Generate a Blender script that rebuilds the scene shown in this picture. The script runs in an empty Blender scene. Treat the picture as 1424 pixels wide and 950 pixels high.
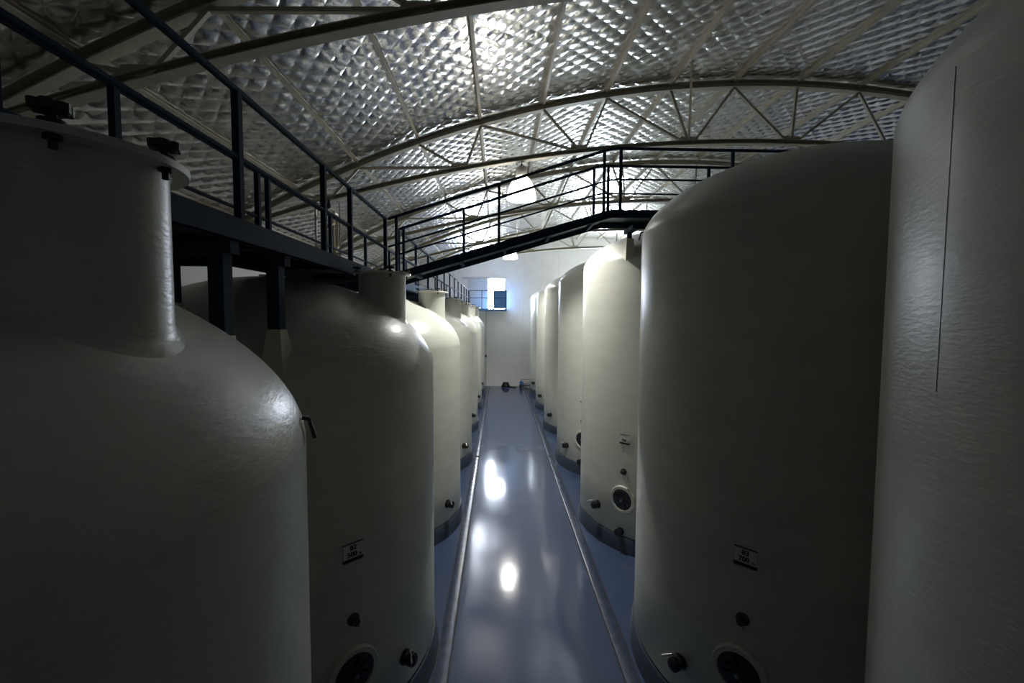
import bpy, bmesh, math, random
from mathutils import Vector, Matrix
random.seed(7)
sc = bpy.context.scene
COL = sc.collection
PI = math.pi

# ------------------------------------------------------------------ camera
CAM_H = 4.2
F_PX, YAW, PITCH, ROLL = 608.6, math.radians(1.683), math.radians(3.229), math.radians(-0.316)
cam_data = bpy.data.cameras.new('camera')
cam_data.sensor_fit = 'HORIZONTAL'
cam_data.sensor_width = 36.0
cam_data.lens = F_PX / 1424 * 36.0
cam_data.clip_start = 0.05
cam_data.clip_end = 300
cam = bpy.data.objects.new('camera', cam_data)
COL.objects.link(cam)
fw = Vector((math.sin(YAW) * math.cos(PITCH), math.cos(YAW) * math.cos(PITCH), -math.sin(PITCH)))
rt0 = Vector((math.cos(YAW), -math.sin(YAW), 0))
up0 = rt0.cross(fw)
rt = rt0 * math.cos(ROLL) - up0 * math.sin(ROLL)
up = up0 * math.cos(ROLL) + rt0 * math.sin(ROLL)
cam.matrix_world = Matrix(((rt.x, up.x, -fw.x, 0), (rt.y, up.y, -fw.y, 0), (rt.z, up.z, -fw.z, CAM_H), (0, 0, 0, 1)))
sc.camera = cam

# ------------------------------------------------------------------ world and exposure
world = bpy.data.worlds.new('sky')
sc.world = world
world.use_nodes = True
bg = world.node_tree.nodes['Background']
bg.inputs[0].default_value = (0.80, 0.88, 1.0, 1)
bg.inputs[1].default_value = 100.0
vs = sc.view_settings
vs.view_transform = 'Standard'
vs.look = 'None'
vs.gamma = 1.0
vs.use_curve_mapping = False
vs.exposure = 0.36
LAMP_GLOW = 9.0
BULB_W = 500.0

# doorway in the far wall (the daylight source); the portal only guides sampling of the sky
FAR_Y, NEAR_Y, LEFT_X, RIGHT_X = 26.4, -9.0, -5.1, 16.1
DOOR = (-0.70, 0.37, 4.65, 6.45)
FILL_WIN = (5.72, 7.86, 5.0, 6.9)     # unseen window, added high in the end wall to brighten the foil
for nm, op in (('doorway_portal', DOOR), ('fill_window_portal', FILL_WIN)):
    pl = bpy.data.lights.new(nm, 'AREA')
    pl.shape = 'RECTANGLE'
    pl.size, pl.size_y = op[1] - op[0], op[3] - op[2]
    pl.cycles.is_portal = True
    plo = bpy.data.objects.new(nm, pl)
    COL.objects.link(plo)
    plo.location = ((op[0] + op[1]) / 2, FAR_Y + 0.15, (op[2] + op[3]) / 2)
    plo.rotation_euler = (-PI / 2, 0, 0)

# ------------------------------------------------------------------ materials
def new_mat(name):
    m = bpy.data.materials.new(name)
    m.use_nodes = True
    nt = m.node_tree
    b = nt.nodes['Principled BSDF']
    return m, nt, b

def mat(name, col, rough=0.5, metal=0.0, var=0.06, scale=6.0, bump=0.0, bscale=60.0, stretch=(1, 1, 1), rvar=0.0, coat=0.0, spec=0.5):
    m, nt, b = new_mat(name)
    tc = nt.nodes.new('ShaderNodeTexCoord')
    mp = nt.nodes.new('ShaderNodeMapping')
    mp.inputs['Scale'].default_value = stretch
    nt.links.new(tc.outputs['Object'], mp.inputs[0])
    n = nt.nodes.new('ShaderNodeTexNoise')
    n.inputs['Scale'].default_value = scale
    n.inputs['Detail'].default_value = 6
    nt.links.new(mp.outputs[0], n.inputs['Vector'])
    r = nt.nodes.new('ShaderNodeValToRGB')
    lo = [max(0, c * (1 - var)) for c in col] + [1]
    hi = [min(1, c * (1 + var)) for c in col] + [1]
    r.color_ramp.elements[0].position = 0.3
    r.color_ramp.elements[1].position = 0.7
    r.color_ramp.elements[0].color = lo
    r.color_ramp.elements[1].color = hi
    nt.links.new(n.outputs['Fac'], r.inputs[0])
    nt.links.new(r.outputs[0], b.inputs['Base Color'])
    b.inputs['Roughness'].default_value = rough
    b.inputs['Metallic'].default_value = metal
    b.inputs['Specular IOR Level'].default_value = spec
    if coat:
        b.inputs['Coat Weight'].default_value = coat
        b.inputs['Coat Roughness'].default_value = 0.08
    if rvar:
        mr = nt.nodes.new('ShaderNodeMapRange')
        mr.inputs['To Min'].default_value = rough - rvar
        mr.inputs['To Max'].default_value = rough + rvar
        nt.links.new(n.outputs['Fac'], mr.inputs[0])
        nt.links.new(mr.outputs[0], b.inputs['Roughness'])
    if bump:
        n2 = nt.nodes.new('ShaderNodeTexNoise')
        n2.inputs['Scale'].default_value = bscale
        n2.inputs['Detail'].default_value = 4
        nt.links.new(mp.outputs[0], n2.inputs['Vector'])
        bp = nt.nodes.new('ShaderNodeBump')
        bp.inputs['Strength'].default_value = bump
        bp.inputs['Distance'].default_value = 0.02
        nt.links.new(n2.outputs['Fac'], bp.inputs['Height'])
        nt.links.new(bp.outputs[0], b.inputs['Normal'])
    return m

M = {}
M['gel'] = mat('cream_fibreglass', (0.58, 0.59, 0.525), 0.35, var=0.05, scale=1.6, bump=0.12, bscale=15, stretch=(1, 1, 3.5), rvar=0.07, spec=0.45)
M['pad'] = mat('cream_moulding', (0.58, 0.56, 0.47), 0.5, bump=0.1)
M['navy'] = mat('navy_paint', (0.018, 0.032, 0.058), 0.75, var=0.15, bump=0.05, bscale=90, spec=0.1)
M['deck'] = mat('blue_deck_plate', (0.030, 0.045, 0.072), 0.5, var=0.2, bump=0.3, bscale=120)
M['truss'] = mat('cream_steel_paint', (0.50, 0.46, 0.36), 0.5, var=0.10, scale=9)
M['wall'] = mat('off_white_wall_panel', (0.80, 0.77, 0.74), 0.6, var=0.03, scale=2, bump=0.04)
M['plinth'] = mat('blue_grey_epoxy_plinth', (0.045, 0.062, 0.090), 0.36, var=0.12, scale=3, bump=0.05)
M['floor'] = mat('blue_grey_epoxy_floor', (0.058, 0.084, 0.160), 0.11, var=0.07, scale=1.3, bump=0.03, bscale=9, rvar=0.03, spec=0.6)
M['kerb'] = mat('worn_blue_epoxy_kerb', (0.042, 0.058, 0.098), 0.24, var=0.2, scale=8, bump=0.1, bscale=30)
M['groove'] = mat('dark_groove', (0.012, 0.013, 0.018), 0.7)
M['black'] = mat('black_rubber', (0.012, 0.012, 0.013), 0.5, var=0.2)
M['steel'] = mat('stainless_steel', (0.42, 0.41, 0.39), 0.28, metal=1.0, var=0.1, scale=20)
M['darksteel'] = mat('dark_steel', (0.10, 0.10, 0.10), 0.35, metal=0.9, var=0.2, scale=25)
M['plate'] = mat('white_name_plate', (0.66, 0.65, 0.64), 0.4, var=0.03)
M['ink'] = mat('black_ink', (0.01, 0.01, 0.01), 0.6)
M['brass'] = mat('brass', (0.55, 0.30, 0.10), 0.35, metal=0.9, var=0.1)
M['tube'] = mat('cream_plastic_tube', (0.60, 0.54, 0.36), 0.3)
M['bluepanel'] = mat('blue_sheet_panel', (0.05, 0.15, 0.34), 0.45, var=0.1)
M['lamphouse'] = mat('cream_lamp_housing', (0.62, 0.60, 0.52), 0.45)
M['door'] = mat('pale_grey_sliding_door', (0.55, 0.54, 0.53), 0.5, var=0.04)
M['roofskin'] = mat('roof_sheet', (0.3, 0.3, 0.3), 0.6)

# aluminium foil blanket: metal with fine creases
m, nt, b = new_mat('foil_blanket')
b.inputs['Metallic'].default_value = 1.0
b.inputs['Base Color'].default_value = (0.86, 0.85, 0.84, 1)
b.inputs['Roughness'].default_value = 0.22
tc = nt.nodes.new('ShaderNodeTexCoord')
n1 = nt.nodes.new('ShaderNodeTexNoise'); n1.inputs['Scale'].default_value = 22; n1.inputs['Detail'].default_value = 5
n1.inputs['Distortion'].default_value = 0.8
bp = nt.nodes.new('ShaderNodeBump'); bp.inputs['Strength'].default_value = 0.14; bp.inputs['Distance'].default_value = 0.02
nt.links.new(tc.outputs['Object'], n1.inputs['Vector'])
nt.links.new(n1.outputs['Fac'], bp.inputs['Height'])
nt.links.new(bp.outputs[0], b.inputs['Normal'])
M['foil'] = m

# glowing acrylic bell of the lamps
m, nt, b = new_mat('lit_lamp_bell')
b.inputs['Base Color'].default_value = (0.45, 0.45, 0.44, 1)
b.inputs['Emission Color'].default_value = (1.0, 0.975, 0.93, 1)
b.inputs['Emission Strength'].default_value = LAMP_GLOW
M['bell'] = m

# thin clear glass of the added window
m, nt, b = new_mat('fill_window_glass')
tr = nt.nodes.new('ShaderNodeBsdfTransparent'); tr.inputs[0].default_value = (.95, .97, .97, 1)
gl = nt.nodes.new('ShaderNodeBsdfGlossy'); gl.inputs['Roughness'].default_value = .02
mx = nt.nodes.new('ShaderNodeMixShader'); mx.inputs[0].default_value = .06
nt.links.new(tr.outputs[0], mx.inputs[1]); nt.links.new(gl.outputs[0], mx.inputs[2])
nt.links.new(mx.outputs[0], nt.nodes['Material Output'].inputs['Surface'])
M['glass'] = m

# ------------------------------------------------------------------ mesh builder
class MB:
    def __init__(self):
        self.v = []; self.f = []
    def quadgrid(self, rows, closed=True):
        base = len(self.v); n = len(rows[0])
        for r in rows: self.v += [tuple(p) for p in r]
        for i in range(len(rows) - 1):
            for j in range(n if closed else n - 1):
                k = (j + 1) % n
                self.f.append((base + i * n + j, base + i * n + k, base + (i + 1) * n + k, base + (i + 1) * n + j))
        return base
    def fan(self, ring, flip=False):
        base = len(self.v); self.v += [tuple(p) for p in ring]
        idx = list(range(base, base + len(ring)))
        self.f.append(tuple(reversed(idx)) if flip else tuple(idx))
    def box(self, x0, x1, y0, y1, z0, z1, mtx=None):
        ps = [(x, y, z) for z in (z0, z1) for y in (y0, y1) for x in (x0, x1)]
        if mtx is not None: ps = [tuple(mtx @ Vector(p)) for p in ps]
        b = len(self.v); self.v += ps
        for q in ((0, 2, 3, 1), (4, 5, 7, 6), (0, 1, 5, 4), (2, 6, 7, 3), (0, 4, 6, 2), (1, 3, 7, 5)):
            self.f.append(tuple(b + i for i in q))
        return self
    def lathe(self, prof, seg=48, mtx=None):
        rows = []
        for (r, z) in prof:
            row = []
            for j in range(seg):
                a = 2 * PI * j / seg
                p = Vector((max(r, 1e-4) * math.cos(a), max(r, 1e-4) * math.sin(a), z))
                row.append(tuple(mtx @ p) if mtx is not None else tuple(p))
            rows.append(row)
        self.quadgrid(rows)
        return self
    def sweep(self, pts, r, seg=10, cap=True, square=None):
        """tube (round, or square=(w,h)) along a polyline"""
        pts = [Vector(p) for p in pts]
        rows = []
        ref = None
        for i, p in enumerate(pts):
            if i == 0: t = pts[1] - p
            elif i == len(pts) - 1: t = p - pts[i - 1]
            else: t = (pts[i + 1] - p).normalized() + (p - pts[i - 1]).normalized()
            t.normalize()
            up_ = Vector((0, 0, 1)) if abs(t.z) < 0.95 else Vector((0, 1, 0))
            a = t.cross(up_).normalized()
            if ref is not None and a.dot(ref) < 0: a = -a
            ref = a
            bb = a.cross(t).normalized()
            if square:
                w, h = square
                k = 1.0
                if 0 < i < len(pts) - 1:
                    k = 1.0
                row = [p + a * (w / 2 * sx) + bb * (h / 2 * sy * k) for sx, sy in ((1, 1), (-1, 1), (-1, -1), (1, -1))]
            else:
                row = [p + (a * math.cos(2 * PI * j / seg) + bb * math.sin(2 * PI * j / seg)) * r for j in range(seg)]
            rows.append([tuple(q) for q in row])
        self.quadgrid(rows)
        if cap:
            self.fan(rows[0], True); self.fan(rows[-1])
        return self
    def prism(self, poly, y0, y1):
        """polygon in (x,z) extruded along y"""
        b = len(self.v); n = len(poly)
        self.v += [(x, y0, z) for x, z in poly] + [(x, y1, z) for x, z in poly]
        self.f.append(tuple(range(b, b + n))); self.f.append(tuple(reversed(range(b + n, b + 2 * n))))
        for i in range(n):
            j = (i + 1) % n
            self.f.append((b + i, b + n + i, b + n + j, b + j))
        return self
    def mesh(self, name, material, smooth=True, angle=35):
        me = bpy.data.meshes.new(name)
        me.from_pydata(self.v, [], self.f)
        bm = bmesh.new(); bm.from_mesh(me)
        bmesh.ops.remove_doubles(bm, verts=bm.verts, dist=1e-5)
        bmesh.ops.recalc_face_normals(bm, faces=bm.faces)
        if smooth:
            lim = math.radians(angle)
            for f in bm.faces: f.smooth = True
            for e in bm.edges:
                if len(e.link_faces) == 2 and e.calc_face_angle(0) > lim: e.smooth = False
        bm.to_mesh(me); bm.free()
        me.materials.append(material)
        return me
    def build(self, name, material, parent=None, smooth=True, angle=35):
        return link(name, self.mesh(name, material, smooth, angle), parent)

def link(name, me, parent=None):
    o = bpy.data.objects.new(name, me); COL.objects.link(o)
    if parent is not None: o.parent = parent
    return o
def empty(name, loc=(0, 0, 0)):
    o = bpy.data.objects.new(name, None); COL.objects.link(o); o.location = loc
    o.empty_display_size = 0.2
    return o
def tag(o, label, cat, group=None):
    o['label'] = label; o['category'] = cat
    if group: o['group'] = group
    return o
def struct(o, label=None, cat=None):
    o['kind'] = 'structure'
    if label: o['label'] = label
    if cat: o['category'] = cat
    return o
def bevel(o, w, seg=2):
    md = o.modifiers.new('bevel', 'BEVEL'); md.width = w; md.segments = seg; md.limit_method = 'ANGLE'
    return o
def axis_mtx(loc, d):
    """matrix whose local z points along d"""
    d = Vector(d).normalized()
    q = Vector((0, 0, 1)).rotation_difference(d)
    return Matrix.Translation(Vector(loc)) @ q.to_matrix().to_4x4()

# ------------------------------------------------------------------ roof geometry
XC, R_TOP, Z_TOP = 5.5, 21.0, 8.82            # arch of the top chords
R_BOT, Z_BOT = 32.0, 7.70                     # flatter arch of the bottom chords
def z_top(x, off=0.0):
    r = R_TOP + off
    return Z_TOP - R_TOP + math.sqrt(r * r - (x - XC) ** 2)
def z_bot(x): return Z_BOT - R_BOT + math.sqrt(R_BOT ** 2 - (x - XC) ** 2)
ZC = Z_TOP - R_TOP
def arc(s, off=0.0):
    a = s / R_TOP
    return (XC + (R_TOP + off) * math.sin(a), ZC + (R_TOP + off) * math.cos(a))
STEP, S0 = 1.265, 0.38
SMAX = R_TOP * math.asin((RIGHT_X - XC) / R_TOP)
NODES = [S0 + STEP * k for k in range(-9, 9) if abs(S0 + STEP * k) < SMAX]
TRUSS_Y = [4.38, 8.78, 13.18, 17.58, 21.98]

# ------------------------------------------------------------------ setting: floor
fl = MB(); fl.box(LEFT_X - .2, RIGHT_X + .2, NEAR_Y - .2, FAR_Y + .2, -0.2, 0.0)
floor = struct(fl.build('floor', M['floor'], smooth=False), 'glossy blue-grey epoxy floor of the tank hall', 'floor')
def kerb(name, xc, label):
    root = empty(name, (xc, 0, 0)); struct(root, label, 'kerb')
    for (y0, y1) in ((NEAR_Y + .05, 12.86), (13.02, FAR_Y - 0.02)):
        prof = [(-.075, 0.0), (-.072, .005), (-.064, .008), (.064, .008), (.072, .005), (.075, 0.0)]
        MB().prism(prof, y0, y1).build('kerb_strip', M['kerb'], root)
    for sx in (-1, 1):
        MB().box(sx * .088 - .010, sx * .088 + .010, NEAR_Y + .05, FAR_Y - .02, 0.0005, 0.003).build('groove', M['groove'], root)
    MB().box(-.08, .08, 12.87, 13.01, 0.0005, 0.006).build('joint_plate', M['groove'], root)
kerb('trim_1', -0.665, 'low rounded drainage kerb along the left tank row')
kerb('trim_2', 1.555, 'low rounded drainage kerb along the right tank row')

# ------------------------------------------------------------------ setting: walls
def far_panel(x0, x1, z0, ztop_fn, name='wall_panel'):
    g = 0.003
    n = 5
    top = [(x1 - g - (x1 - x0 - 2 * g) * i / n, 0) for i in range(n + 1)]
    poly = [(x0 + g, z0), (x1 - g, z0)] + [(x, ztop_fn(x)) for x, _ in top]
    mb = MB(); mb.prism(poly, FAR_Y, FAR_Y + .1)
    return mb.build(name, M['wall'], wall_far, smooth=False)
wall_far = MB()
xs = [LEFT_X + (RIGHT_X - LEFT_X) * i / 24 for i in range(25)]
# backing behind the panels, in pieces round the doorway
def backing(x0, x1, z0, zt):
    n = 12
    poly = [(x0, z0), (x1, z0)] + [(x1 - (x1 - x0) * i / n, zt(x1 - (x1 - x0) * i / n)) for i in range(n + 1)]
    wall_far.prism(poly, FAR_Y + .1, FAR_Y + .2)
rooftop = lambda x: z_top(x, .20)
backing(LEFT_X - .2, DOOR[0], -.2, rooftop)
backing(DOOR[1], FILL_WIN[0], -.2, rooftop)
backing(FILL_WIN[1], RIGHT_X + .2, -.2, rooftop)
backing(FILL_WIN[0], FILL_WIN[1], -.2, lambda x: FILL_WIN[2])
backing(FILL_WIN[0], FILL_WIN[1], FILL_WIN[3], rooftop)
backing(DOOR[0], DOOR[1], -.2, lambda x: DOOR[2])
backing(DOOR[0], DOOR[1], DOOR[3], rooftop)
wall_far = struct(wall_far.build('wall_far', M['wall'], smooth=False), 'off-white panelled end wall with an open doorway high up', 'wall')
x = DOOR[0]
W = DOOR[1] - DOOR[0]
edges = [DOOR[0] + W * k for k in range(-5, 17)]
edges = [max(LEFT_X, min(RIGHT_X, e)) for e in edges]
for a_, b_ in zip(edges[:-1], edges[1:]):
    if b_ - a_ < .05: continue
    if abs(a_ - DOOR[0]) < 1e-4:
        far_panel(a_, b_, 0.0, lambda x: DOOR[2])
        far_panel(a_, b_, DOOR[3], lambda x: z_top(x, .12))
    elif FILL_WIN[0] - .01 < a_ and b_ < FILL_WIN[1] + .01:
        far_panel(a_, b_, 0.0, lambda x: FILL_WIN[2])
        far_panel(a_, b_, FILL_WIN[3], lambda x: z_top(x, .12))
    else:
        far_panel(a_, b_, 0.0, lambda x: z_top(x, .12))
EAVE = z_top(LEFT_X, .12)
wall_left = struct(MB().box(LEFT_X - .2, LEFT_X - .1, NEAR_Y - .2, FAR_Y + .2, -.2, EAVE + .1).build('wall_left', M['wall'], smooth=False),
                   'off-white panelled side wall behind the left tanks', 'wall')
pm = MB().box(-.1, 0, .003, 1.197, 0, EAVE - .02).mesh('wall_panel', M['wall'], False)
for k in range(30):
    p = link('wall_panel', pm, wall_left); p.location = (LEFT_X, FAR_Y - 1.2 * (k + 1), 0)
struct(MB().box(RIGHT_X, RIGHT_X + .2, NEAR_Y - .2, FAR_Y + .2, -.2, EAVE + .1).build('wall_right', M['wall'], smooth=False),
       'off-white side wall far behind the right tanks', 'wall')
wb = MB()
n = 24
wb.prism([(LEFT_X - .2, -.2), (RIGHT_X + .2, -.2)] + [(RIGHT_X + .2 - (RIGHT_X - LEFT_X + .4) * i / n, z_top(RIGHT_X + .2 - (RIGHT_X - LEFT_X + .4) * i / n, .2)) for i in range(n + 1)], NEAR_Y - .2, NEAR_Y)
struct(wb.build('wall_back', M['wall'], smooth=False), 'off-white end wall behind the viewer', 'wall')
# eave beam along the left wall
struct(MB().box(LEFT_X, LEFT_X + .10, NEAR_Y, FAR_Y, EAVE - .42, EAVE - .20).build('trim_3', M['truss'], smooth=False),
       'cream eave beam along the top of the left wall', 'beam')

# ------------------------------------------------------------------ setting: roof skin, foil blanket panels, purlins
cs = MB()
S_ALL = [-SMAX - .35 + (2 * SMAX + .7) * i / 40 for i in range(41)]
low = [arc(s, .20) for s in S_ALL]; hi = [arc(s, .28) for s in S_ALL]
cs.prism(low + hi[::-1], NEAR_Y - .2, FAR_Y + .2)
ceiling = struct(cs.build('ceiling', M['roofskin'], smooth=False), 'arched roof lined with quilted silver foil insulation', 'ceiling')

FOIL_OFF = 0.115
CELLS = 4                                   # stitched diamonds across one purlin bay
HS = STEP / (CELLS * 8)
def foil_mesh(seed, s_len, y_len):
    """quilted foil sheet: cushions between diagonal stitch lines, local x along the arch"""
    rnd = random.Random(seed)
    nx = max(2, round(s_len / HS))
    ny = 8 * max(1, round(y_len / (STEP / CELLS)))
    amp, tp, tq = {}, {}, {}
    verts, faces = [], []
    for j in range(ny + 1):
        for i in range(nx + 1):
            p, q = (i + j) / 8.0, (i - j) / 8.0
            k = (math.floor(p), math.floor(q))
            if k not in amp:
                amp[k] = rnd.uniform(.012, .022); tp[k] = rnd.uniform(-.35, .35); tq[k] = rnd.uniform(-.35, .35)
            u, v = p - k[0], q - k[1]
            w = (math.sin(PI * u) * math.sin(PI * v)) ** .55 if 0 < u < 1 and 0 < v < 1 else 0.0
            bulge = amp[k] * w * (1 + tp[k] * (u - .5) * 2 + tq[k] * (v - .5) * 2)
            bulge *= min(1.0, min(i, nx - i) / 1.5) * min(1.0, min(j, ny - j) / 1.5)
            sag = .014 * math.sin(PI * i / nx)
            a = s_len * (i / nx - .5) / R_TOP
            r = R_TOP + FOIL_OFF - bulge - sag
            verts.append((r * math.sin(a), y_len * j / ny, r * math.cos(a)))
    W_ = nx + 1
    for j in range(ny):
        for i in range(nx):
            A, B, C, D = j * W_ + i, j * W_ + i + 1, (j + 1) * W_ + i + 1, (j + 1) * W_ + i
            if (i - j) % 8 == 0: faces += [(A, B, C), (A, C, D)]
            else: faces += [(A, B, D), (B, C, D)]
    mb = MB(); mb.v = verts; mb.f = faces
    return mb.mesh('foil_panel', M['foil'], True, 28)
bays = [NEAR_Y, -4.42, -.02] + TRUSS_Y + [FAR_Y]
foil_cache = {}
sb = [-SMAX - .02] + NODES + [SMAX + .02]
for bi in range(len(bays) - 1):
    y0, y1 = bays[bi], bays[bi + 1]
    for si in range(len(sb) - 1):
        ln = sb[si + 1] - sb[si]
        if ln < .05: continue
        key = (round(ln, 3), round(y1 - y0, 2), (si * 3 + bi * 5) % 4)
        if key not in foil_cache:
            foil_cache[key] = foil_mesh(len(foil_cache) * 17 + 3, ln, y1 - y0)
        o = link('foil_panel', foil_cache[key], ceiling)
        mid = (sb[si] + sb[si + 1]) / 2
        o.location = (XC, y0, ZC)
        o.rotation_euler = (0, mid / R_TOP, 0)
# purlins: lipped channels along the hall
pp = [(-.024, .11), (.024, .11), (.024, .095), (.019, .095), (.019, .104), (-.019, .104), (-.019, .036), (.019, .036), (.019, .046), (.024, .046), (.024, .030), (-.024, .030)]
pm = MB().prism([(x, R_TOP + z) for x, z in pp], NEAR_Y, FAR_Y).mesh('purlin', M['truss'], False)
for s in NODES:
    o = link('purlin', pm, ceiling); o.location = (XC, 0, ZC); o.rotation_euler = (0, s / R_TOP, 0)

# ------------------------------------------------------------------ roof trusses
def make_truss():
    root = empty('roof_truss')
    def chord(fn, h, w, name):
        n = 60
        x0, x1 = LEFT_X + .02, RIGHT_X - .02
        pts = [(x0 + (x1 - x0) * i / n) for i in range(n + 1)]
        # lipped channel look: a web with two flanges
        t = .012
        mb = MB()
        lo = [(x, fn(x) - h / 2) for x in pts]; up_ = [(x, fn(x) + h / 2) for x in pts]
        mb.prism(lo + [(x, z + t) for x, z in lo][::-1], -w / 2, w / 2)
        mb.prism([(x, z - t) for x, z in up_] + up_[::-1], -w / 2, w / 2)
        mb.prism([(x, z + t) for x, z in lo] + [(x, z - t) for x, z in up_][::-1], w / 2 - t - .02, w / 2 - .02)
        return mb.build(name, M['truss'], root, smooth=False)
    chord(lambda x: z_top(x), .13, .13, 'top_chord')
    chord(z_bot, .09, .13, 'bottom_chord')
    # web members: uprights at every other purlin, diagonals meeting at their feet
    up_nodes = [s for k, s in enumerate(NODES)]
    pos = []
    for s in NODES: pos.append(s)
    k0 = NODES.index(min(NODES, key=lambda s: abs(arc(s)[0] - 3.42)))
    def foot(s):
        xt, zt = arc(s)
        d = max(0.05, zt - z_bot(xt))
        x = xt + (xt - XC) * -0.16 * d
        return x, z_bot(x) + .04
    for k, s in enumerate(NODES):
        xt, zt = arc(s)
        if zt - z_bot(xt) < .22: continue
        if (k - k0) % 2 == 0:
            xf, zf = foot(s)
            MB().sweep([(xt, 0, zt - .06), (xf, 0, zf)], .02, square=(.045, .045)).build('web_member', M['truss'], root, smooth=False)
            for dk in (-1, 1):
                if 0 <= k + dk < len(NODES):
                    xo, zo = arc(NODES[k + dk])
                    MB().sweep([(xo, 0, zo - .06), (xf + dk * .12, 0, zf)], .02, square=(.045, .045)).build('web_member', M['truss'], root, smooth=False)
            MB().box(xf - .16, xf + .16, -.006, .006, zf - .02, zf + .09).build('gusset_plate', M['truss'], root, smooth=False)
    # knee brace to the purlin nearest the ridge
    xk, zk = arc(NODES[k0]); xf, zf = foot(NODES[k0])
    MB().sweep([(xk, -.95, zk - .05), (xf, -.05, zf)], .02, square=(.04, .04)).build('knee_brace', M['truss'], root, smooth=False)
    return root
def copy_tree(o, parent=None):
    c = o.copy(); COL.objects.link(c); c.parent = parent
    for ch in list(o.children): copy_tree(ch, c)
    return c
t0 = make_truss()
tlabels = ['cream arched roof truss crossing the upper left corner, nearest in view',
           'cream arched roof truss with triangular webs that the first lamp hangs from',
           'cream arched roof truss just beyond the first lamp and bridge',
           'cream arched roof truss that the far lamp hangs from',
           'cream arched roof truss closest to the far end wall']
for i, y in enumerate(TRUSS_Y):
    o = t0 if i == 0 else copy_tree(t0)
    o.location = (0, y, 0)
    tag(o, tlabels[i], 'roof truss', 'arched roof trusses')

# ------------------------------------------------------------------ tanks
RAD = 1.81
PLINTH_H = 0.27
LT = [(-2.616, 1.449 + i * 3.775) for i in range(7)]
RT = [(3.538, 1.225 + i * 3.81) for i in range(7)]
EXPN = 2 / 1.7
def dome_z(rho, zs, h):
    t = max(0.0, 1 - (rho / RAD) ** 2)
    return zs + h * math.sqrt(t) ** EXPN
def shell_mesh(zs, h):
    prof = [(RAD - .30, PLINTH_H), (RAD - .02, PLINTH_H), (RAD, PLINTH_H + .03)]
    nz = 6
    for i in range(1, nz + 1): prof.append((RAD, PLINTH_H + .03 + (zs - PLINTH_H - .03) * i / nz))
    for i in range(1, 37):
        t = PI / 2 * i / 36
        prof.append((RAD * math.cos(t), zs + h * math.sin(t) ** EXPN))
    mb = MB(); mb.lathe(prof, 120)
    return mb.mesh('shell', M['gel'], True, 40)

def local_frame(az, z, rad=RAD):
    """matrix on the shell: local z outwards, local y up"""
    a = math.radians(az)
    n_ = Vector((math.cos(a), math.sin(a), 0)); u_ = Vector((0, 0, 1)); r_ = u_.cross(n_)
    p = n_ * rad + Vector((0, 0, z))
    return Matrix(((r_.x, u_.x, n_.x, p.x), (r_.y, u_.y, n_.y, p.y), (r_.z, u_.z, n_.z, p.z), (0, 0, 0, 1)))

def add_local(name, mesh, parent, mtx):
    o = link(name, mesh, parent); o.matrix_local = mtx
    return o

def text_mesh(s, size):
    cu = bpy.data.curves.new('txt', 'FONT'); cu.body = s; cu.size = size
    cu.align_x = 'CENTER'; cu.align_y = 'CENTER'; cu.extrude = .0008; cu.offset = size * .035
    o = bpy.data.objects.new('txt', cu); COL.objects.link(o)
    dg = bpy.context.evaluated_depsgraph_get()
    me = bpy.data.meshes.new_from_object(o.evaluated_get(dg))
    bpy.data.objects.remove(o); bpy.data.curves.remove(cu)
    me.materials.clear(); me.materials.append(M['ink'])
    return me

# shared fitting meshes
MF = {}
MF['collar'] = MB().lathe([(.245, -.03), (.245, .055), (.235, .065), (.195, .065), (.188, .058), (.188, .0), (.0, -.002)], 40).mesh('manway_collar', M['gel'])
MF['mdoor'] = MB().lathe([(.186, .02), (.186, .044), (.170, .052), (.10, .046), (.0, .040)], 40).mesh('manway_door', M['darksteel'])
b_ = MB()
for k in range(4):
    b_.box(-.012, .012, -.155, .155, .045, .062, Matrix.Rotation(PI / 4 * k + .4, 4, 'Z'))
MF['spider'] = b_.mesh('door_spider', M['darksteel'], False)
MF['wheel'] = MB().lathe([(.0, .06), (.022, .06), (.024, .10), (.0, .105)], 16).mesh('door_screw', M['steel'])
MF['vbody'] = MB().lathe([(.078, -.02), (.078, .014), (.045, .018), (.044, .035), (.064, .038), (.068, .085), (.055, .09), (.055, .10), (.066, .102), (.066, .118), (.03, .12), (.0, .12)], 24).mesh('drain_valve', M['darksteel'])
MF['vlever'] = MB().sweep([(0, .06, .06), (0, .085, .065), (-.03, .09, .10), (-.10, .05, .165)], .011, 8).mesh('lever', M['steel'])
MF['vcap'] = MB().lathe([(.0, .12), (.05, .12), (.054, .132), (.03, .142), (.0, .144)], 20).mesh('outlet_cap', M['black'])
MF['sample'] = MB().lathe([(.058, -.02), (.058, .012), (.050, .018), (.030, .02), (.028, .05), (.036, .052), (.034, .075), (.0, .078)], 24).mesh('sample_valve', M['darksteel'])
MF['spout'] = MB().sweep([(0, 0, .06), (.02, -.035, .07), (.03, -.06, .065)], .009, 8).mesh('spout', M['steel'])
MF['plate'] = MB().box(-.092, .092, -.08, .08, .0, .008).mesh('name_plate', M['plate'], False)
MF['prail'] = MB().box(-.096, .096, .08, .086, 0, .011).mesh('plate_rail', M['ink'], False)
MF['pbase'] = MB().box(-.096, .096, -.086, -.055, 0, .011).mesh('plate_base_strip', M['ink'], False)
MF['lug'] = MB().sweep([(0, .05, -.01), (0, .04, .020), (0, -.055, .045)], .01, square=(.03, .018)).mesh('lug', M['darksteel'], False)
MF['outlet'] = MB().lathe([(.07, -.03), (.07, .015), (.045, .02), (.045, .09), (.072, .092), (.072, .115), (.0, .118)], 24).mesh('bottom_outlet', M['darksteel'])
TXT = {}
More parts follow.
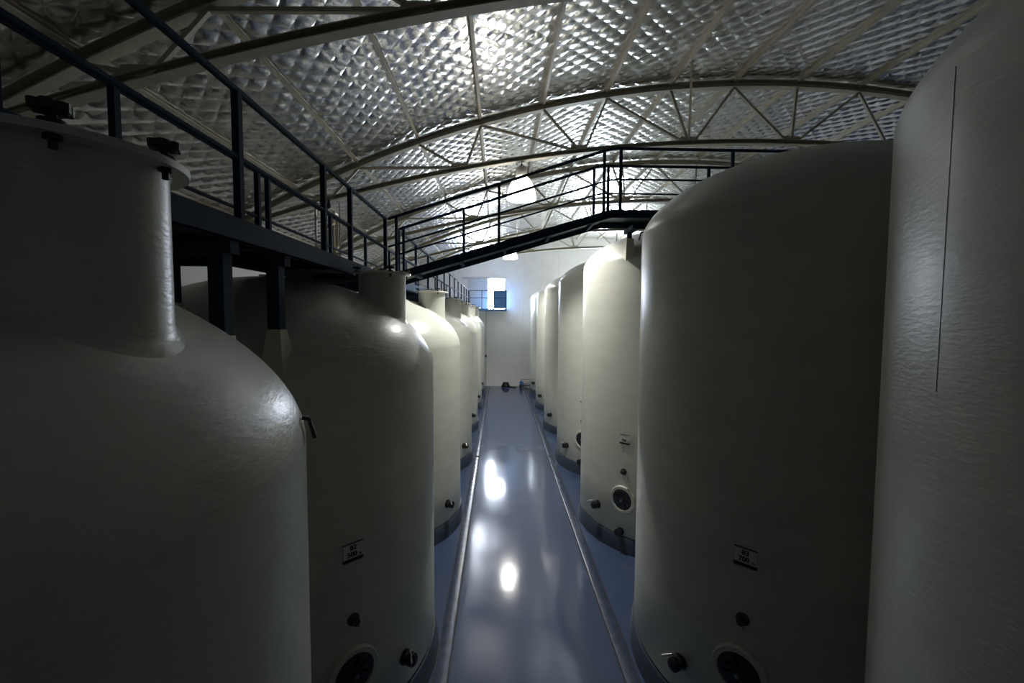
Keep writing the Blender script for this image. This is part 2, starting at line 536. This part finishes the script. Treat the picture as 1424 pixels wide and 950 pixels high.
def txt(s, size):
    k = (s, size)
    if k not in TXT: TXT[k] = text_mesh(s, size)
    return TXT[k]

def fittings(root, side, num, cap, detail=True):
    sg = 1 if side == 'L' else -1
    a0 = -45.5 if side == 'L' else -136.5
    zo = -.06 if side == 'L' else 0
    av = -25.5 if side == 'L' else -155.4
    m_ = local_frame(a0, .95 + zo, RAD - .02)
    c = add_local('manway_collar', MF['collar'], root, m_)
    d = link('manway_door', MF['mdoor'], c)
    link('door_spider', MF['spider'], c); link('door_screw', MF['wheel'], c)
    v = add_local('drain_valve', MF['vbody'], root, local_frame(av, .65 + zo * .5))
    link('lever', MF['vlever'], v); link('outlet_cap', MF['vcap'], v)
    s_ = add_local('sample_valve', MF['sample'], root, local_frame(a0 + .3, 1.46 + zo))
    link('spout', MF['spout'], s_)
    p = add_local('name_plate', MF['plate'], root, local_frame(a0 + .5, 2.04, RAD + .002))
    link('plate_rail', MF['prail'], p); link('plate_base_strip', MF['pbase'], p)
    if num:
        t = link('lettering', txt(num, .062), p); t.location = (0, .042, .0088)
    t = link('lettering', txt(cap, .062), p); t.location = (-.012, -.020, .0088)
    t = link('lettering', txt('hl', .032), p); t.location = (.068, -.031, .0088)
    add_local('bottom_outlet', MF['outlet'], root, local_frame(a0 - 1, PLINTH_H + .085, RAD - .01))

plinth_mesh = MB().lathe([(0, 0), (RAD + .05, 0), (RAD + .045, .10), (RAD + .03, PLINTH_H - .03), (RAD + .012, PLINTH_H), (0, PLINTH_H)], 96).mesh('tank_plinth', M['plinth'], True, 40)

NECK_DX, NECK_R, NECK_TOP = 1.241, .265, 4.70
def neck(root, zs, h, knobs=True):
    seg = 40
    rows = []
    def ring(r, zf):
        return [(NECK_DX + r * math.cos(2 * PI * j / seg), r * math.sin(2 * PI * j / seg), zf(j)) for j in range(seg)]
    def zd(r):
        out = []
        for j in range(seg):
            a = 2 * PI * j / seg
            out.append(dome_z(math.hypot(NECK_DX + r * math.cos(a), r * math.sin(a)), zs, h))
        return out
    for dr, dz in ((.035, -.006), (.020, .004), (.008, .016), (.002, .028), (0, .045)):
        z_ = zd(NECK_R + dr)
        rows.append(ring(NECK_R + dr, lambda j, z_=z_, dz=dz: z_[j] + dz))
    rows.append(ring(NECK_R, lambda j: NECK_TOP - .036))
    rows.append(ring(NECK_R + .008, lambda j: NECK_TOP - .026))
    rows.append(ring(.322, lambda j: NECK_TOP - .022))
    rows.append(ring(.325, lambda j: NECK_TOP))
    rows.append(ring(.02, lambda j: NECK_TOP))
    mb = MB(); mb.quadgrid(rows)
    nk = mb.build('neck', M['gel'], root, True, 40)
    mt = Matrix.Translation((NECK_DX, 0, 0))
    lid = MB().lathe([(.0, NECK_TOP + .012), (.20, NECK_TOP + .014), (.255, NECK_TOP + .012), (.262, NECK_TOP + .008), (.262, NECK_TOP + .001), (.0, NECK_TOP + .001)], 40, mt)
    lid.build('neck_lid', M['pad'], root)
    hb = MB().lathe([(.0, NECK_TOP + .055), (.05, NECK_TOP + .05), (.055, NECK_TOP + .02), (.0, NECK_TOP + .012)], 20, mt)
    hb.build('lid_vent', M['darksteel'], root)
    return nk
kb = MB().lathe([(.012, 0.0), (.030, .004), (.030, .012), (.012, .016), (.012, .028), (.034, .030), (.040, .038), (.040, .050), (.032, .058), (.0, .060)], 12)
for k in range(6):
    a = PI / 3 * k
    kb.lathe([(.0, .031), (.014, .032), (.015, .056), (.0, .058)], 8, Matrix.Translation((.032 * math.cos(a), .032 * math.sin(a), 0)))
MF['knob'] = kb.mesh('clamp_knob', M['black'])
MF['bolt'] = MB().lathe([(.0, -.062), (.010, -.062), (.010, -.040), (.020, -.038), (.020, -.024), (.0, -.024)], 10).mesh('bolt', M['black'])

ZL, HL_, ZR, HR_ = 3.60, 1.02, 5.20, 0.80
shells = {}
def get_shell(zs, h):
    if (zs, h) not in shells: shells[(zs, h)] = shell_mesh(zs, h)
    return shells[(zs, h)]
def pad_mesh(x0, y0, zt, zs, h, w=.055, wb=.09):
    """moulded pedestal on the dome, local to the tank axis"""
    rows = []
    for (ww, fn) in ((wb, None), (w, zt)):
        r_ = []
        for sx, sy in ((1, 1), (-1, 1), (-1, -1), (1, -1)):
            px, py = x0 + ww * sx, y0 + ww * sy
            z = fn if fn is not None else dome_z(math.hypot(px, py), zs, h) - .03
            r_.append((px, py, z))
        rows.append(r_)
    mb = MB(); mb.quadgrid(rows); mb.fan(rows[1])
    return mb
LEG_X = (-1.85, -2.70)
DECK_TOP, DECK_BOT = 4.845, 4.69
left_labels = ['nearest cream tank of the left row, its wide neck at the picture edge',
               'second cream tank of the left row, with the plate reading 82 and 500',
               'third cream tank of the left row, lit from above just beyond the bridge',
               'fourth cream tank of the left row, counted from the viewer',
               'fifth cream tank of the left row, counted from the viewer',
               'sixth cream tank of the left row, counted from the viewer',
               'last cream tank of the left row, beside the far end wall']
pad_tops = {}
for i, (cx, cy) in enumerate(LT):
    root = empty('storage_tank', (cx, cy, PLINTH_H - PLINTH_H))
    tag(root, left_labels[i], 'tank', 'left row of tanks')
    h = HL_ - .05 if i == 0 else HL_ + .03
    link('shell', get_shell(ZL, round(h, 3)), root)
    neck(root, ZL, h)
    fittings(root, 'L', '82' if i == 1 else '', '500')
    angs = [(-58, True), (32, True), (122, False), (212, False)] if i else [(-50, True), (7, True), (122, False), (212, False)]
    for a, _ in angs:
        k = link('clamp_knob', MF['knob'], root)
        k.location = (NECK_DX + 0.29 * math.cos(math.radians(a)), 0.29 * math.sin(math.radians(a)), NECK_TOP + .002)
        link('bolt', MF['bolt'], k)
    add_local('lifting_lug', MF['lug'], root, local_frame(22, ZL + .06, RAD - .005))
    for lx in LEG_X:
        for sy in (-1, 1):
            ly = sy * (3.775 / 2 - .36)
            rho = math.hypot(lx - cx, ly)
            zt = round(dome_z(rho, ZL, h) + .20, 3)
            pad_tops[(lx, i, sy)] = zt
            pad_mesh(lx - cx, ly, zt, ZL, h).build('support_pad', M['pad'], root)
    zt = DECK_BOT - .02
    pad_mesh(-2.7 - cx, -.05, zt, ZL, h, .05, .06).build('support_pad', M['pad'], root)
    p = link('tank_plinth', plinth_mesh, floor); p.location = (cx, cy, 0)
right_labels = ['nearest cream tank of the right row, filling the right edge of the picture',
                'second cream tank of the right row, with the plate reading 83 and 700',
                'third cream tank of the right row, brightly lit dome just beyond the bridge',
                'fourth cream tank of the right row, counted from the viewer',
                'fifth cream tank of the right row, counted from the viewer',
                'sixth cream tank of the right row, counted from the viewer',
                'last cream tank of the right row, beside the far end wall']
for i, (cx, cy) in enumerate(RT):
    if cy + RAD > FAR_Y: continue
    root = empty('storage_tank', (cx, cy, 0))
    tag(root, right_labels[i], 'tank', 'right row of tanks')
    h = HR_ if i < 2 else HR_ - .06
    link('shell', get_shell(ZR, h), root)
    fittings(root, 'R', '83' if i == 1 else '', '700')
    if i: add_local('lifting_lug', MF['lug'], root, local_frame(160, ZR + .05, RAD - .005))
    if i == 0:   # vertical moulding seam
        sm = MB(); sm.box(-.0012, .0012, 3.6, ZR - .3, -.002, .0012)
        add_local('moulding_seam', sm.mesh('moulding_seam', M['darksteel'], False), root, local_frame(163.5, .3))
    if i == 2:
        pad_mesh(2.25 - cx, 7.62 - cy, 5.56, ZR, h, .06, .08).build('support_pad', M['pad'], root)
    p = link('tank_plinth', plinth_mesh, floor); p.location = (cx, cy, 0)

# unseen row added back to back with the right row, for the foil to reflect
ordn = ['first', 'second', 'third', 'fourth', 'fifth', 'sixth', 'seventh']
for i, (cx, cy) in enumerate(RT):
    if cy + RAD > FAR_Y: continue
    root = empty('storage_tank', (2 * XC - cx, cy, 0))
    tag(root, 'added cream tank hidden behind the right row, %s from the viewer' % ordn[i], 'tank', 'unseen tanks added behind the right row')
    link('shell', get_shell(ZR, HR_ - .06), root)
    p = link('tank_plinth', plinth_mesh, floor); p.location = (2 * XC - cx, cy, 0)

# ------------------------------------------------------------------ left walkway
NX, FX = -1.76, -2.60            # aisle-side and wall-side railing lines
RAIL_Z, MID_Z = 5.70, 5.26
WALK_Y0, WALK_Y1 = -3.2, 25.2
BR0, BR1 = 6.93, 7.72            # bridge railings
ww = empty('walkway', (0, 0, 0))
tag(ww, 'navy steel walkway with railings running above the left tank row', 'walkway')
def fascia(x, s, y0, y1):
    # channel section: web outside, flanges turned in
    t = .008
    mb = MB()
    mb.box(min(x, x - s * t), max(x, x - s * t), y0, y1, DECK_BOT, DECK_TOP)
    mb.box(min(x, x - s * .06), max(x, x - s * .06), y0, y1, DECK_BOT, DECK_BOT + t)
    return mb.build('edge_channel', M['navy'], ww, smooth=False)
fascia(NX + .03, 1, WALK_Y0, WALK_Y1)
fascia(FX - .10, -1, WALK_Y0, WALK_Y1)
yy = WALK_Y0
while yy < WALK_Y1 - .01:
    y2 = min(yy + 1.5, WALK_Y1)
    MB().box(FX - .09, NX + .02, yy + .004, y2 - .004, DECK_TOP - .03, DECK_TOP - .022 + .02).build('deck_plate', M['deck'], ww, smooth=False)
    MB().box(FX - .09, NX + .02, yy + .70, yy + .75, DECK_BOT + .03, DECK_TOP - .03).build('joist', M['navy'], ww, smooth=False)
    yy = y2
for i in range(len(LT)):
    for sy in (-1, 1):
        ly = LT[i][1] + sy * (3.775 / 2 - .36)
        if ly > WALK_Y1: continue
        MB().box(-2.80, NX + .01, ly - .05, ly + .05, DECK_BOT - .085, DECK_BOT).build('cross_beam', M['navy'], ww, smooth=False)
        for lx in LEG_X:
            MB().box(lx - .05, lx + .05, ly - .05, ly + .05, pad_tops[(lx, i, sy)], DECK_BOT - .085).build('leg', M['navy'], ww, smooth=False)
def rail(pts, r, name, parent):
    return MB().sweep(pts, r, 10).build(name, M['navy'], parent)
PW = .024
def post(x, y, z0, z1, parent, w=PW):
    return MB().box(x - w, x + w, y - w, y + w, z0, z1).build('post', M['navy'], parent, smooth=False)
for y0, y1 in ((WALK_Y0, BR0), (BR1, WALK_Y1 - .02)):
    rail([(NX, y0, RAIL_Z), (NX, y1, RAIL_Z)], .025, 'top_rail', ww)
    rail([(NX, y0, MID_Z), (NX, y1, MID_Z)], .017, 'mid_rail', ww)
rail([(FX, WALK_Y0, RAIL_Z + .04), (FX, WALK_Y1, RAIL_Z + .04)], .025, 'top_rail', ww)
rail([(FX, WALK_Y0, MID_Z), (FX, WALK_Y1, MID_Z)], .017, 'mid_rail', ww)
for y in [-3.1, -1.4, .15, 1.6, 3.06, 4.50, 5.28, 6.88, 7.78] + [7.78 + 1.58 * k for k in range(1, 12)]:
    if y < WALK_Y1: post(NX, y, DECK_TOP - .05, RAIL_Z - .01, ww)
for y in [-2.5, -.6, 1.3, 3.11, 4.86, 5.07, 6.89, 8.66] + [8.66 + 1.85 * k for k in range(1, 9)]:
    if y < WALK_Y1: post(FX, y, DECK_TOP - .05, RAIL_Z + .03, ww)

# ------------------------------------------------------------------ bridge over the aisle
br = empty('footbridge', (0, 0, 0))
tag(br, 'navy steel footbridge sloping up over the aisle to the right tanks', 'footbridge')
XA, XB, XE = NX + .035, 1.74, 4.7
ZA, ZB = DECK_TOP, 5.885
def bz(x): return ZA + (ZB - ZA) * (x - XA) / (XB - XA) if x < XB else ZB
def strip(name, lo, hi_, y0, y1):
    poly = [(XA, ZA + lo), (XB + .02, ZB + lo), (2.62, ZB + max(lo, -.15)), (2.62, ZB + hi_), (XB, ZB + hi_), (XA, ZA + hi_)]
    return MB().prism(poly, y0, y1).build(name, M['navy'], br, smooth=False)
for s_, yb in ((-1, BR0), (1, BR1)):
    for nm, lo, hi_, o0, o1 in (('kick_plate', -.060, 0.0, .018, .026), ('stringer', -.115, -.069, .004, .012), ('stringer_flange', -.069, -.0605, .0, .034), ('stringer_flange', -.124, -.1155, .0, .03)):
        ya, yc = yb + s_ * o0, yb + s_ * o1
        strip(nm, lo, hi_, min(ya, yc), max(ya, yc))
nst = 9
for k in range(nst):
    xa = XA + (XB - XA) * k / nst + .004; xb = XA + (XB - XA) * (k + 1) / nst - .004
    MB().prism([(xa, bz(xa) - .05), (xb, bz(xb) - .05), (xb, bz(xb) - .03), (xa, bz(xa) - .03)], BR0 - .014, BR1 + .014).build('tread_plate', M['deck'], br, smooth=False)
for k in range(5):
    xa = XA + .35 + k * .72
    MB().prism([(xa, bz(xa) - .11), (xa + .05, bz(xa + .05) - .11), (xa + .05, bz(xa + .05) - .052), (xa, bz(xa) - .052)], BR0 - .014, BR1 + .014).build('cross_member', M['navy'], br, smooth=False)
for xa, xb in ((XB + .003, 2.6), (2.608, 3.6), (3.608, XE)):
    MB().box(xa, xb, BR0 - .014, BR1 + .014, ZB - .03, ZB - .01).build('landing_plate', M['deck'], br, smooth=False)
RH = .945
for y in (BR0, BR1):
    xl = NX + .03
    rail([(xl, y, ZA + .86), (XB - .05, y, ZB + RH - .02), (XB + .10, y, ZB + RH), (XE, y, ZB + RH)], .023, 'top_rail', br)
    rail([(xl, y, ZA + .43), (XB - .05, y, ZB + RH / 2 - .02), (XB + .10, y, ZB + RH / 2), (XE, y, ZB + RH / 2)], .015, 'mid_rail', br)
def bpost(x, y): return post(x, y, bz(x) - .04, (ZA + .86 + (ZB + RH - ZA - .88) * (x - NX) / (XB - .05 - NX) if x < XB - .05 else ZB + RH) - .012, br, .021)
for x in (-1.60, -.01, 1.63, 1.89, 3.66): bpost(x, BR0)
for x in (-1.66, -.62, 1.64, 1.89, 3.66): bpost(x, BR1)
MB().box(2.19, 2.31, BR0 + .3, BR1 + .04, ZB - .22, ZB - .152).build('bearing_beam', M['navy'], br, smooth=False)
MB().box(2.215, 2.285, 7.585, 7.655, 5.56, ZB - .22).build('bearing_leg', M['navy'], br, smooth=False)

# ------------------------------------------------------------------ far landing, door, pipe
ld = empty('door_landing', (0, FAR_Y - .6, 0))
tag(ld, 'blue steel landing with railing in front of the far doorway', 'landing')
def lb(name, x0, x1, y0, y1, z0, z1, m_): return MB().box(x0, x1, y0 - (FAR_Y - .6), y1 - (FAR_Y - .6), z0, z1).build(name, M[m_], ld, smooth=False)
lb('landing_deck', FX - .1, .42, WALK_Y1 + .01, FAR_Y - .01, 4.53, 4.65, 'bluepanel')
lb('guard_panel', -.30, .38, WALK_Y1 + .04, WALK_Y1 + .07, 4.68, 5.70, 'bluepanel')
for zz, nm in ((5.70, 'top_rail'), (5.28, 'mid_rail')):
    o = MB().sweep([(-1.70, WALK_Y1 + .05 - FAR_Y + .6, zz), (.40, WALK_Y1 + .05 - FAR_Y + .6, zz), (.40, -.02 + .58, zz)], .02, 8).build(nm, M['navy'], ld)
for xx in (-1.70, -1.0, -.32, .40): lb('post', xx - .02, xx + .02, WALK_Y1 + .03, WALK_Y1 + .07, 4.65, 5.69, 'navy')
lb('support_leg', -.93, -.87, WALK_Y1 + .5, WALK_Y1 + .56, 0.0, 4.53, 'wall')
dr = empty('door_1', ((DOOR[0] + DOOR[1]) / 2, FAR_Y, DOOR[2])); struct(dr, 'pale sliding door pushed left of the bright open doorway', 'door')
def db(name, x0, x1, y0, y1, z0, z1, m_): return MB().box(x0 - dr.location.x, x1 - dr.location.x, y0 - FAR_Y, y1 - FAR_Y, z0 - DOOR[2], z1 - DOOR[2]).build(name, M[m_], dr, smooth=False)
db('door_leaf', -1.86, -.72, FAR_Y - .09, FAR_Y - .04, 4.68, 6.46, 'door')
db('door_track', -2.2, .42, FAR_Y - .11, FAR_Y - .005, 6.48, 6.56, 'door')
db('door_jamb', DOOR[0] - .02, DOOR[0] + .04, FAR_Y - .03, FAR_Y + .1, 4.66, 6.45, 'door')
db('door_jamb', DOOR[1] - .04, DOOR[1] + .03, FAR_Y - .03, FAR_Y + .1, 4.66, 6.45, 'door')
wn = empty('fill_window_1', ((FILL_WIN[0] + FILL_WIN[1]) / 2, FAR_Y, FILL_WIN[2])); struct(wn, 'unseen window added high in the far end wall to light the foil roof', 'window')  # added opening hidden by the tanks, lets extra daylight onto the foil
def wbx(name, x0, x1, y0, y1, z0, z1, m_): return MB().box(x0 - wn.location.x, x1 - wn.location.x, y0, y1, z0 - FILL_WIN[2], z1 - FILL_WIN[2]).build(name, m_, wn, smooth=False)
xm = (FILL_WIN[0] + FILL_WIN[1]) / 2
for xa, xb in ((FILL_WIN[0], FILL_WIN[0] + .05), (xm - .025, xm + .025), (FILL_WIN[1] - .05, FILL_WIN[1])): wbx('fill_window_frame', xa, xb, .02, .08, FILL_WIN[2], FILL_WIN[3], M['door'])
for za, zb in ((FILL_WIN[2], FILL_WIN[2] + .05), (FILL_WIN[3] - .05, FILL_WIN[3])):
    for xa, xb in ((FILL_WIN[0] + .051, xm - .026), (xm + .026, FILL_WIN[1] - .051)): wbx('fill_window_frame', xa, xb, .02, .08, za, zb, M['door'])
for xa, xb in ((FILL_WIN[0] + .051, xm - .026), (xm + .026, FILL_WIN[1] - .051)): wbx('pane', xa, xb, .045, .05, FILL_WIN[2] + .051, FILL_WIN[3] - .051, M['glass'])
# drain pipe with valve on the end wall
dp = empty('wall_pipe', (-.80, FAR_Y - .06, 0)); tag(dp, 'thin vertical pipe with a dark valve on the far end wall', 'pipe')
MB().sweep([(0, 0, .0), (0, 0, 4.5)], .022, 10).build('pipe', M['door'], dp)
MB().lathe([(0, -.06), (.05, -.06), (.06, 0), (.05, .06), (0, .06)], 14, Matrix.Translation((0, -.03, 1.84))).build('valve', M['black'], dp)
for z in (.8, 2.6, 3.8): MB().box(-.04, .04, -.01, .055, z - .02, z + .02).build('pipe_clip', M['darksteel'], dp, smooth=False)

# hose coil and pump at the foot of the end wall
hc = empty('hose_coil', (.40, FAR_Y - .42, 0)); tag(hc, 'coiled black hose lying against the far end wall', 'hose')
pts = []
for k in range(0, 181):
    a = 2 * PI * k / 30
    r = .25 - .02 * (k / 30)
    pts.append((r * math.cos(a), r * math.sin(a), .03 + .043 * k / 30))
MB().sweep(pts, .029, 8).build('hose_loop', M['black'], hc)
MB().sweep([(.25, 0, .03), (.27, -.12, .03), (.40, -.25, .03), (.62, -.2, .03)], .027, 8).build('hose_tail', M['black'], hc)
pu = empty('transfer_pump', (1.62, FAR_Y - .45, 0)); tag(pu, 'small blue pump on a tubular trolley by the far end wall', 'pump')
MB().lathe([(0, -.16), (.10, -.16), (.12, -.12), (.12, .1), (.08, .13), (0, .14)], 20, axis_mtx((-.28, 0, .26), (0, 1, 0))).build('motor', M['bluepanel'], pu)
MB().sweep([(-.34, 0, .12), (-.30, 0, .46), (.34, 0, .46), (.34, 0, .04)], .018, 8).build('trolley_frame', M['navy'], pu)
MB().sweep([(-.34, .14, .12), (.30, .14, .30), (.34, .14, .04)], .018, 8).build('trolley_frame', M['navy'], pu)
MB().box(-.42, .38, -.12, .16, .10, .13).build('base_plate', M['navy'], pu, smooth=False)
for xx in (-.34, .32): MB().lathe([(0, -.03), (.06, -.03), (.06, .03), (0, .03)], 16, axis_mtx((xx, -.13, .06), (0, 1, 0))).build('wheel', M['black'], pu)
for xx in (-.34, .32): MB().lathe([(0, -.03), (.06, -.03), (.06, .03), (0, .03)], 16, axis_mtx((xx, .17, .06), (0, 1, 0))).build('wheel', M['black'], pu)

# ------------------------------------------------------------------ sight-glass pipework behind the walkway
sg = empty('sight_glass_rack', (-2.80, 0, 0)); tag(sg, 'thin pipe rack with brass valve and cream sight tube behind the left walkway', 'pipework')
def rk(p):
    y = 6.85 + (p[0] + .02) * 2.5
    return (p[1], y, 4.2 + (p[2] - 4.2) * y / 7.11)
def sp(name, pts, r, m_): return MB().sweep([rk(p) for p in pts], r, 8).build(name, M[m_], sg)
sp('standpipe', [(-.02, 0, 4.10), (-.02, 0, 5.97)], .020, 'steel')
sp('standpipe', [(.38, 0, 4.36), (.38, 0, 5.98)], .009, 'darksteel')
sp('loop_pipe', [(-.02, 0, 5.80), (-.01, 0, 5.99), (.06, 0, 6.0), (.07, 0, 5.85), (.06, 0, 5.45), (-.02, 0, 5.42)], .010, 'darksteel')
sp('loop_pipe', [(.0, 0, 5.88), (.16, 0, 5.86), (.19, 0, 5.90), (.19, 0, 6.05)], .014, 'darksteel')
MB().lathe([(0, 0), (.03, .0), (.035, .05), (.02, .10), (.02, .13), (0, .13)], 12, Matrix.Translation(rk((.19, 0, 5.90)))).build('gauge', M['black'], sg)
sp('brass_valve', [(.17, 0, 5.62), (.27, 0, 5.66)], .028, 'brass')
sp('brass_valve', [(.22, 0, 5.60), (.22, 0, 5.78)], .018, 'brass')
sp('sight_tube', [(.25, 0, 5.74), (.28, 0, 5.83), (.33, 0, 5.78), (.335, 0, 5.30), (.30, 0, 5.23), (.26, 0, 5.28), (.25, 0, 5.74)], .032, 'tube')
sp('bracket', [(-.02, 0, 5.58), (.38, 0, 5.58)], .008, 'darksteel')

# ------------------------------------------------------------------ lamps
def make_lamp():
    root = empty('high_bay_lamp')
    pr = [(.285, 0.0), (.288, .02), (.275, .10), (.252, .20), (.215, .30), (.165, .38), (.115, .425), (.09, .44)]
    pr_in = [(r - .006, z) for r, z in pr][::-1]
    MB().lathe(pr + pr_in + [pr[0]], 40).build('bell', M['bell'], root)
    MB().lathe([(0, .44), (.11, .44), (.112, .45), (.112, .60), (.10, .62), (0, .62)], 24).build('ballast_housing', M['lamphouse'], root)
    MB().lathe([(0, .625), (.05, .622), (.05, .65), (.02, .66), (.02, .69), (0, .69)], 16).build('hook_socket', M['darksteel'], root)
    MB().lathe([(0, .222), (.04, .226), (.055, .24), (.04, .27), (.025, .33), (.025, .43), (0, .43)], 16).build('bulb', M['bell'], root)
    L = bpy.data.lights.new('lamp_light', 'POINT'); L.energy = BULB_W; L.shadow_soft_size = .035; L.color = (1.0, .975, .93)
    lo = bpy.data.objects.new('lamp_light', L); COL.objects.link(lo); lo.parent = root; lo.location = (0, 0, .185)
    MB().sweep([(0, 0, .68), (0, 0, .72), (.03, 0, .74)], .010, 8).build('hook', M['darksteel'], root)
    return root
lamp = make_lamp()
XL = .43
for i, (lx, ly, lab) in enumerate(((XL, 8.78, 'lit bell-shaped white lamp above the footbridge, the nearer one'),
                                   (XL, 17.58, 'lit bell-shaped white lamp farther down the aisle, below the footbridge line'))):
    o = lamp if i == 0 else copy_tree(lamp)
    o.location = (lx, ly, z_bot(lx) - .045 - .735)
    tag(o, lab, 'lamp', 'high-bay lamps')
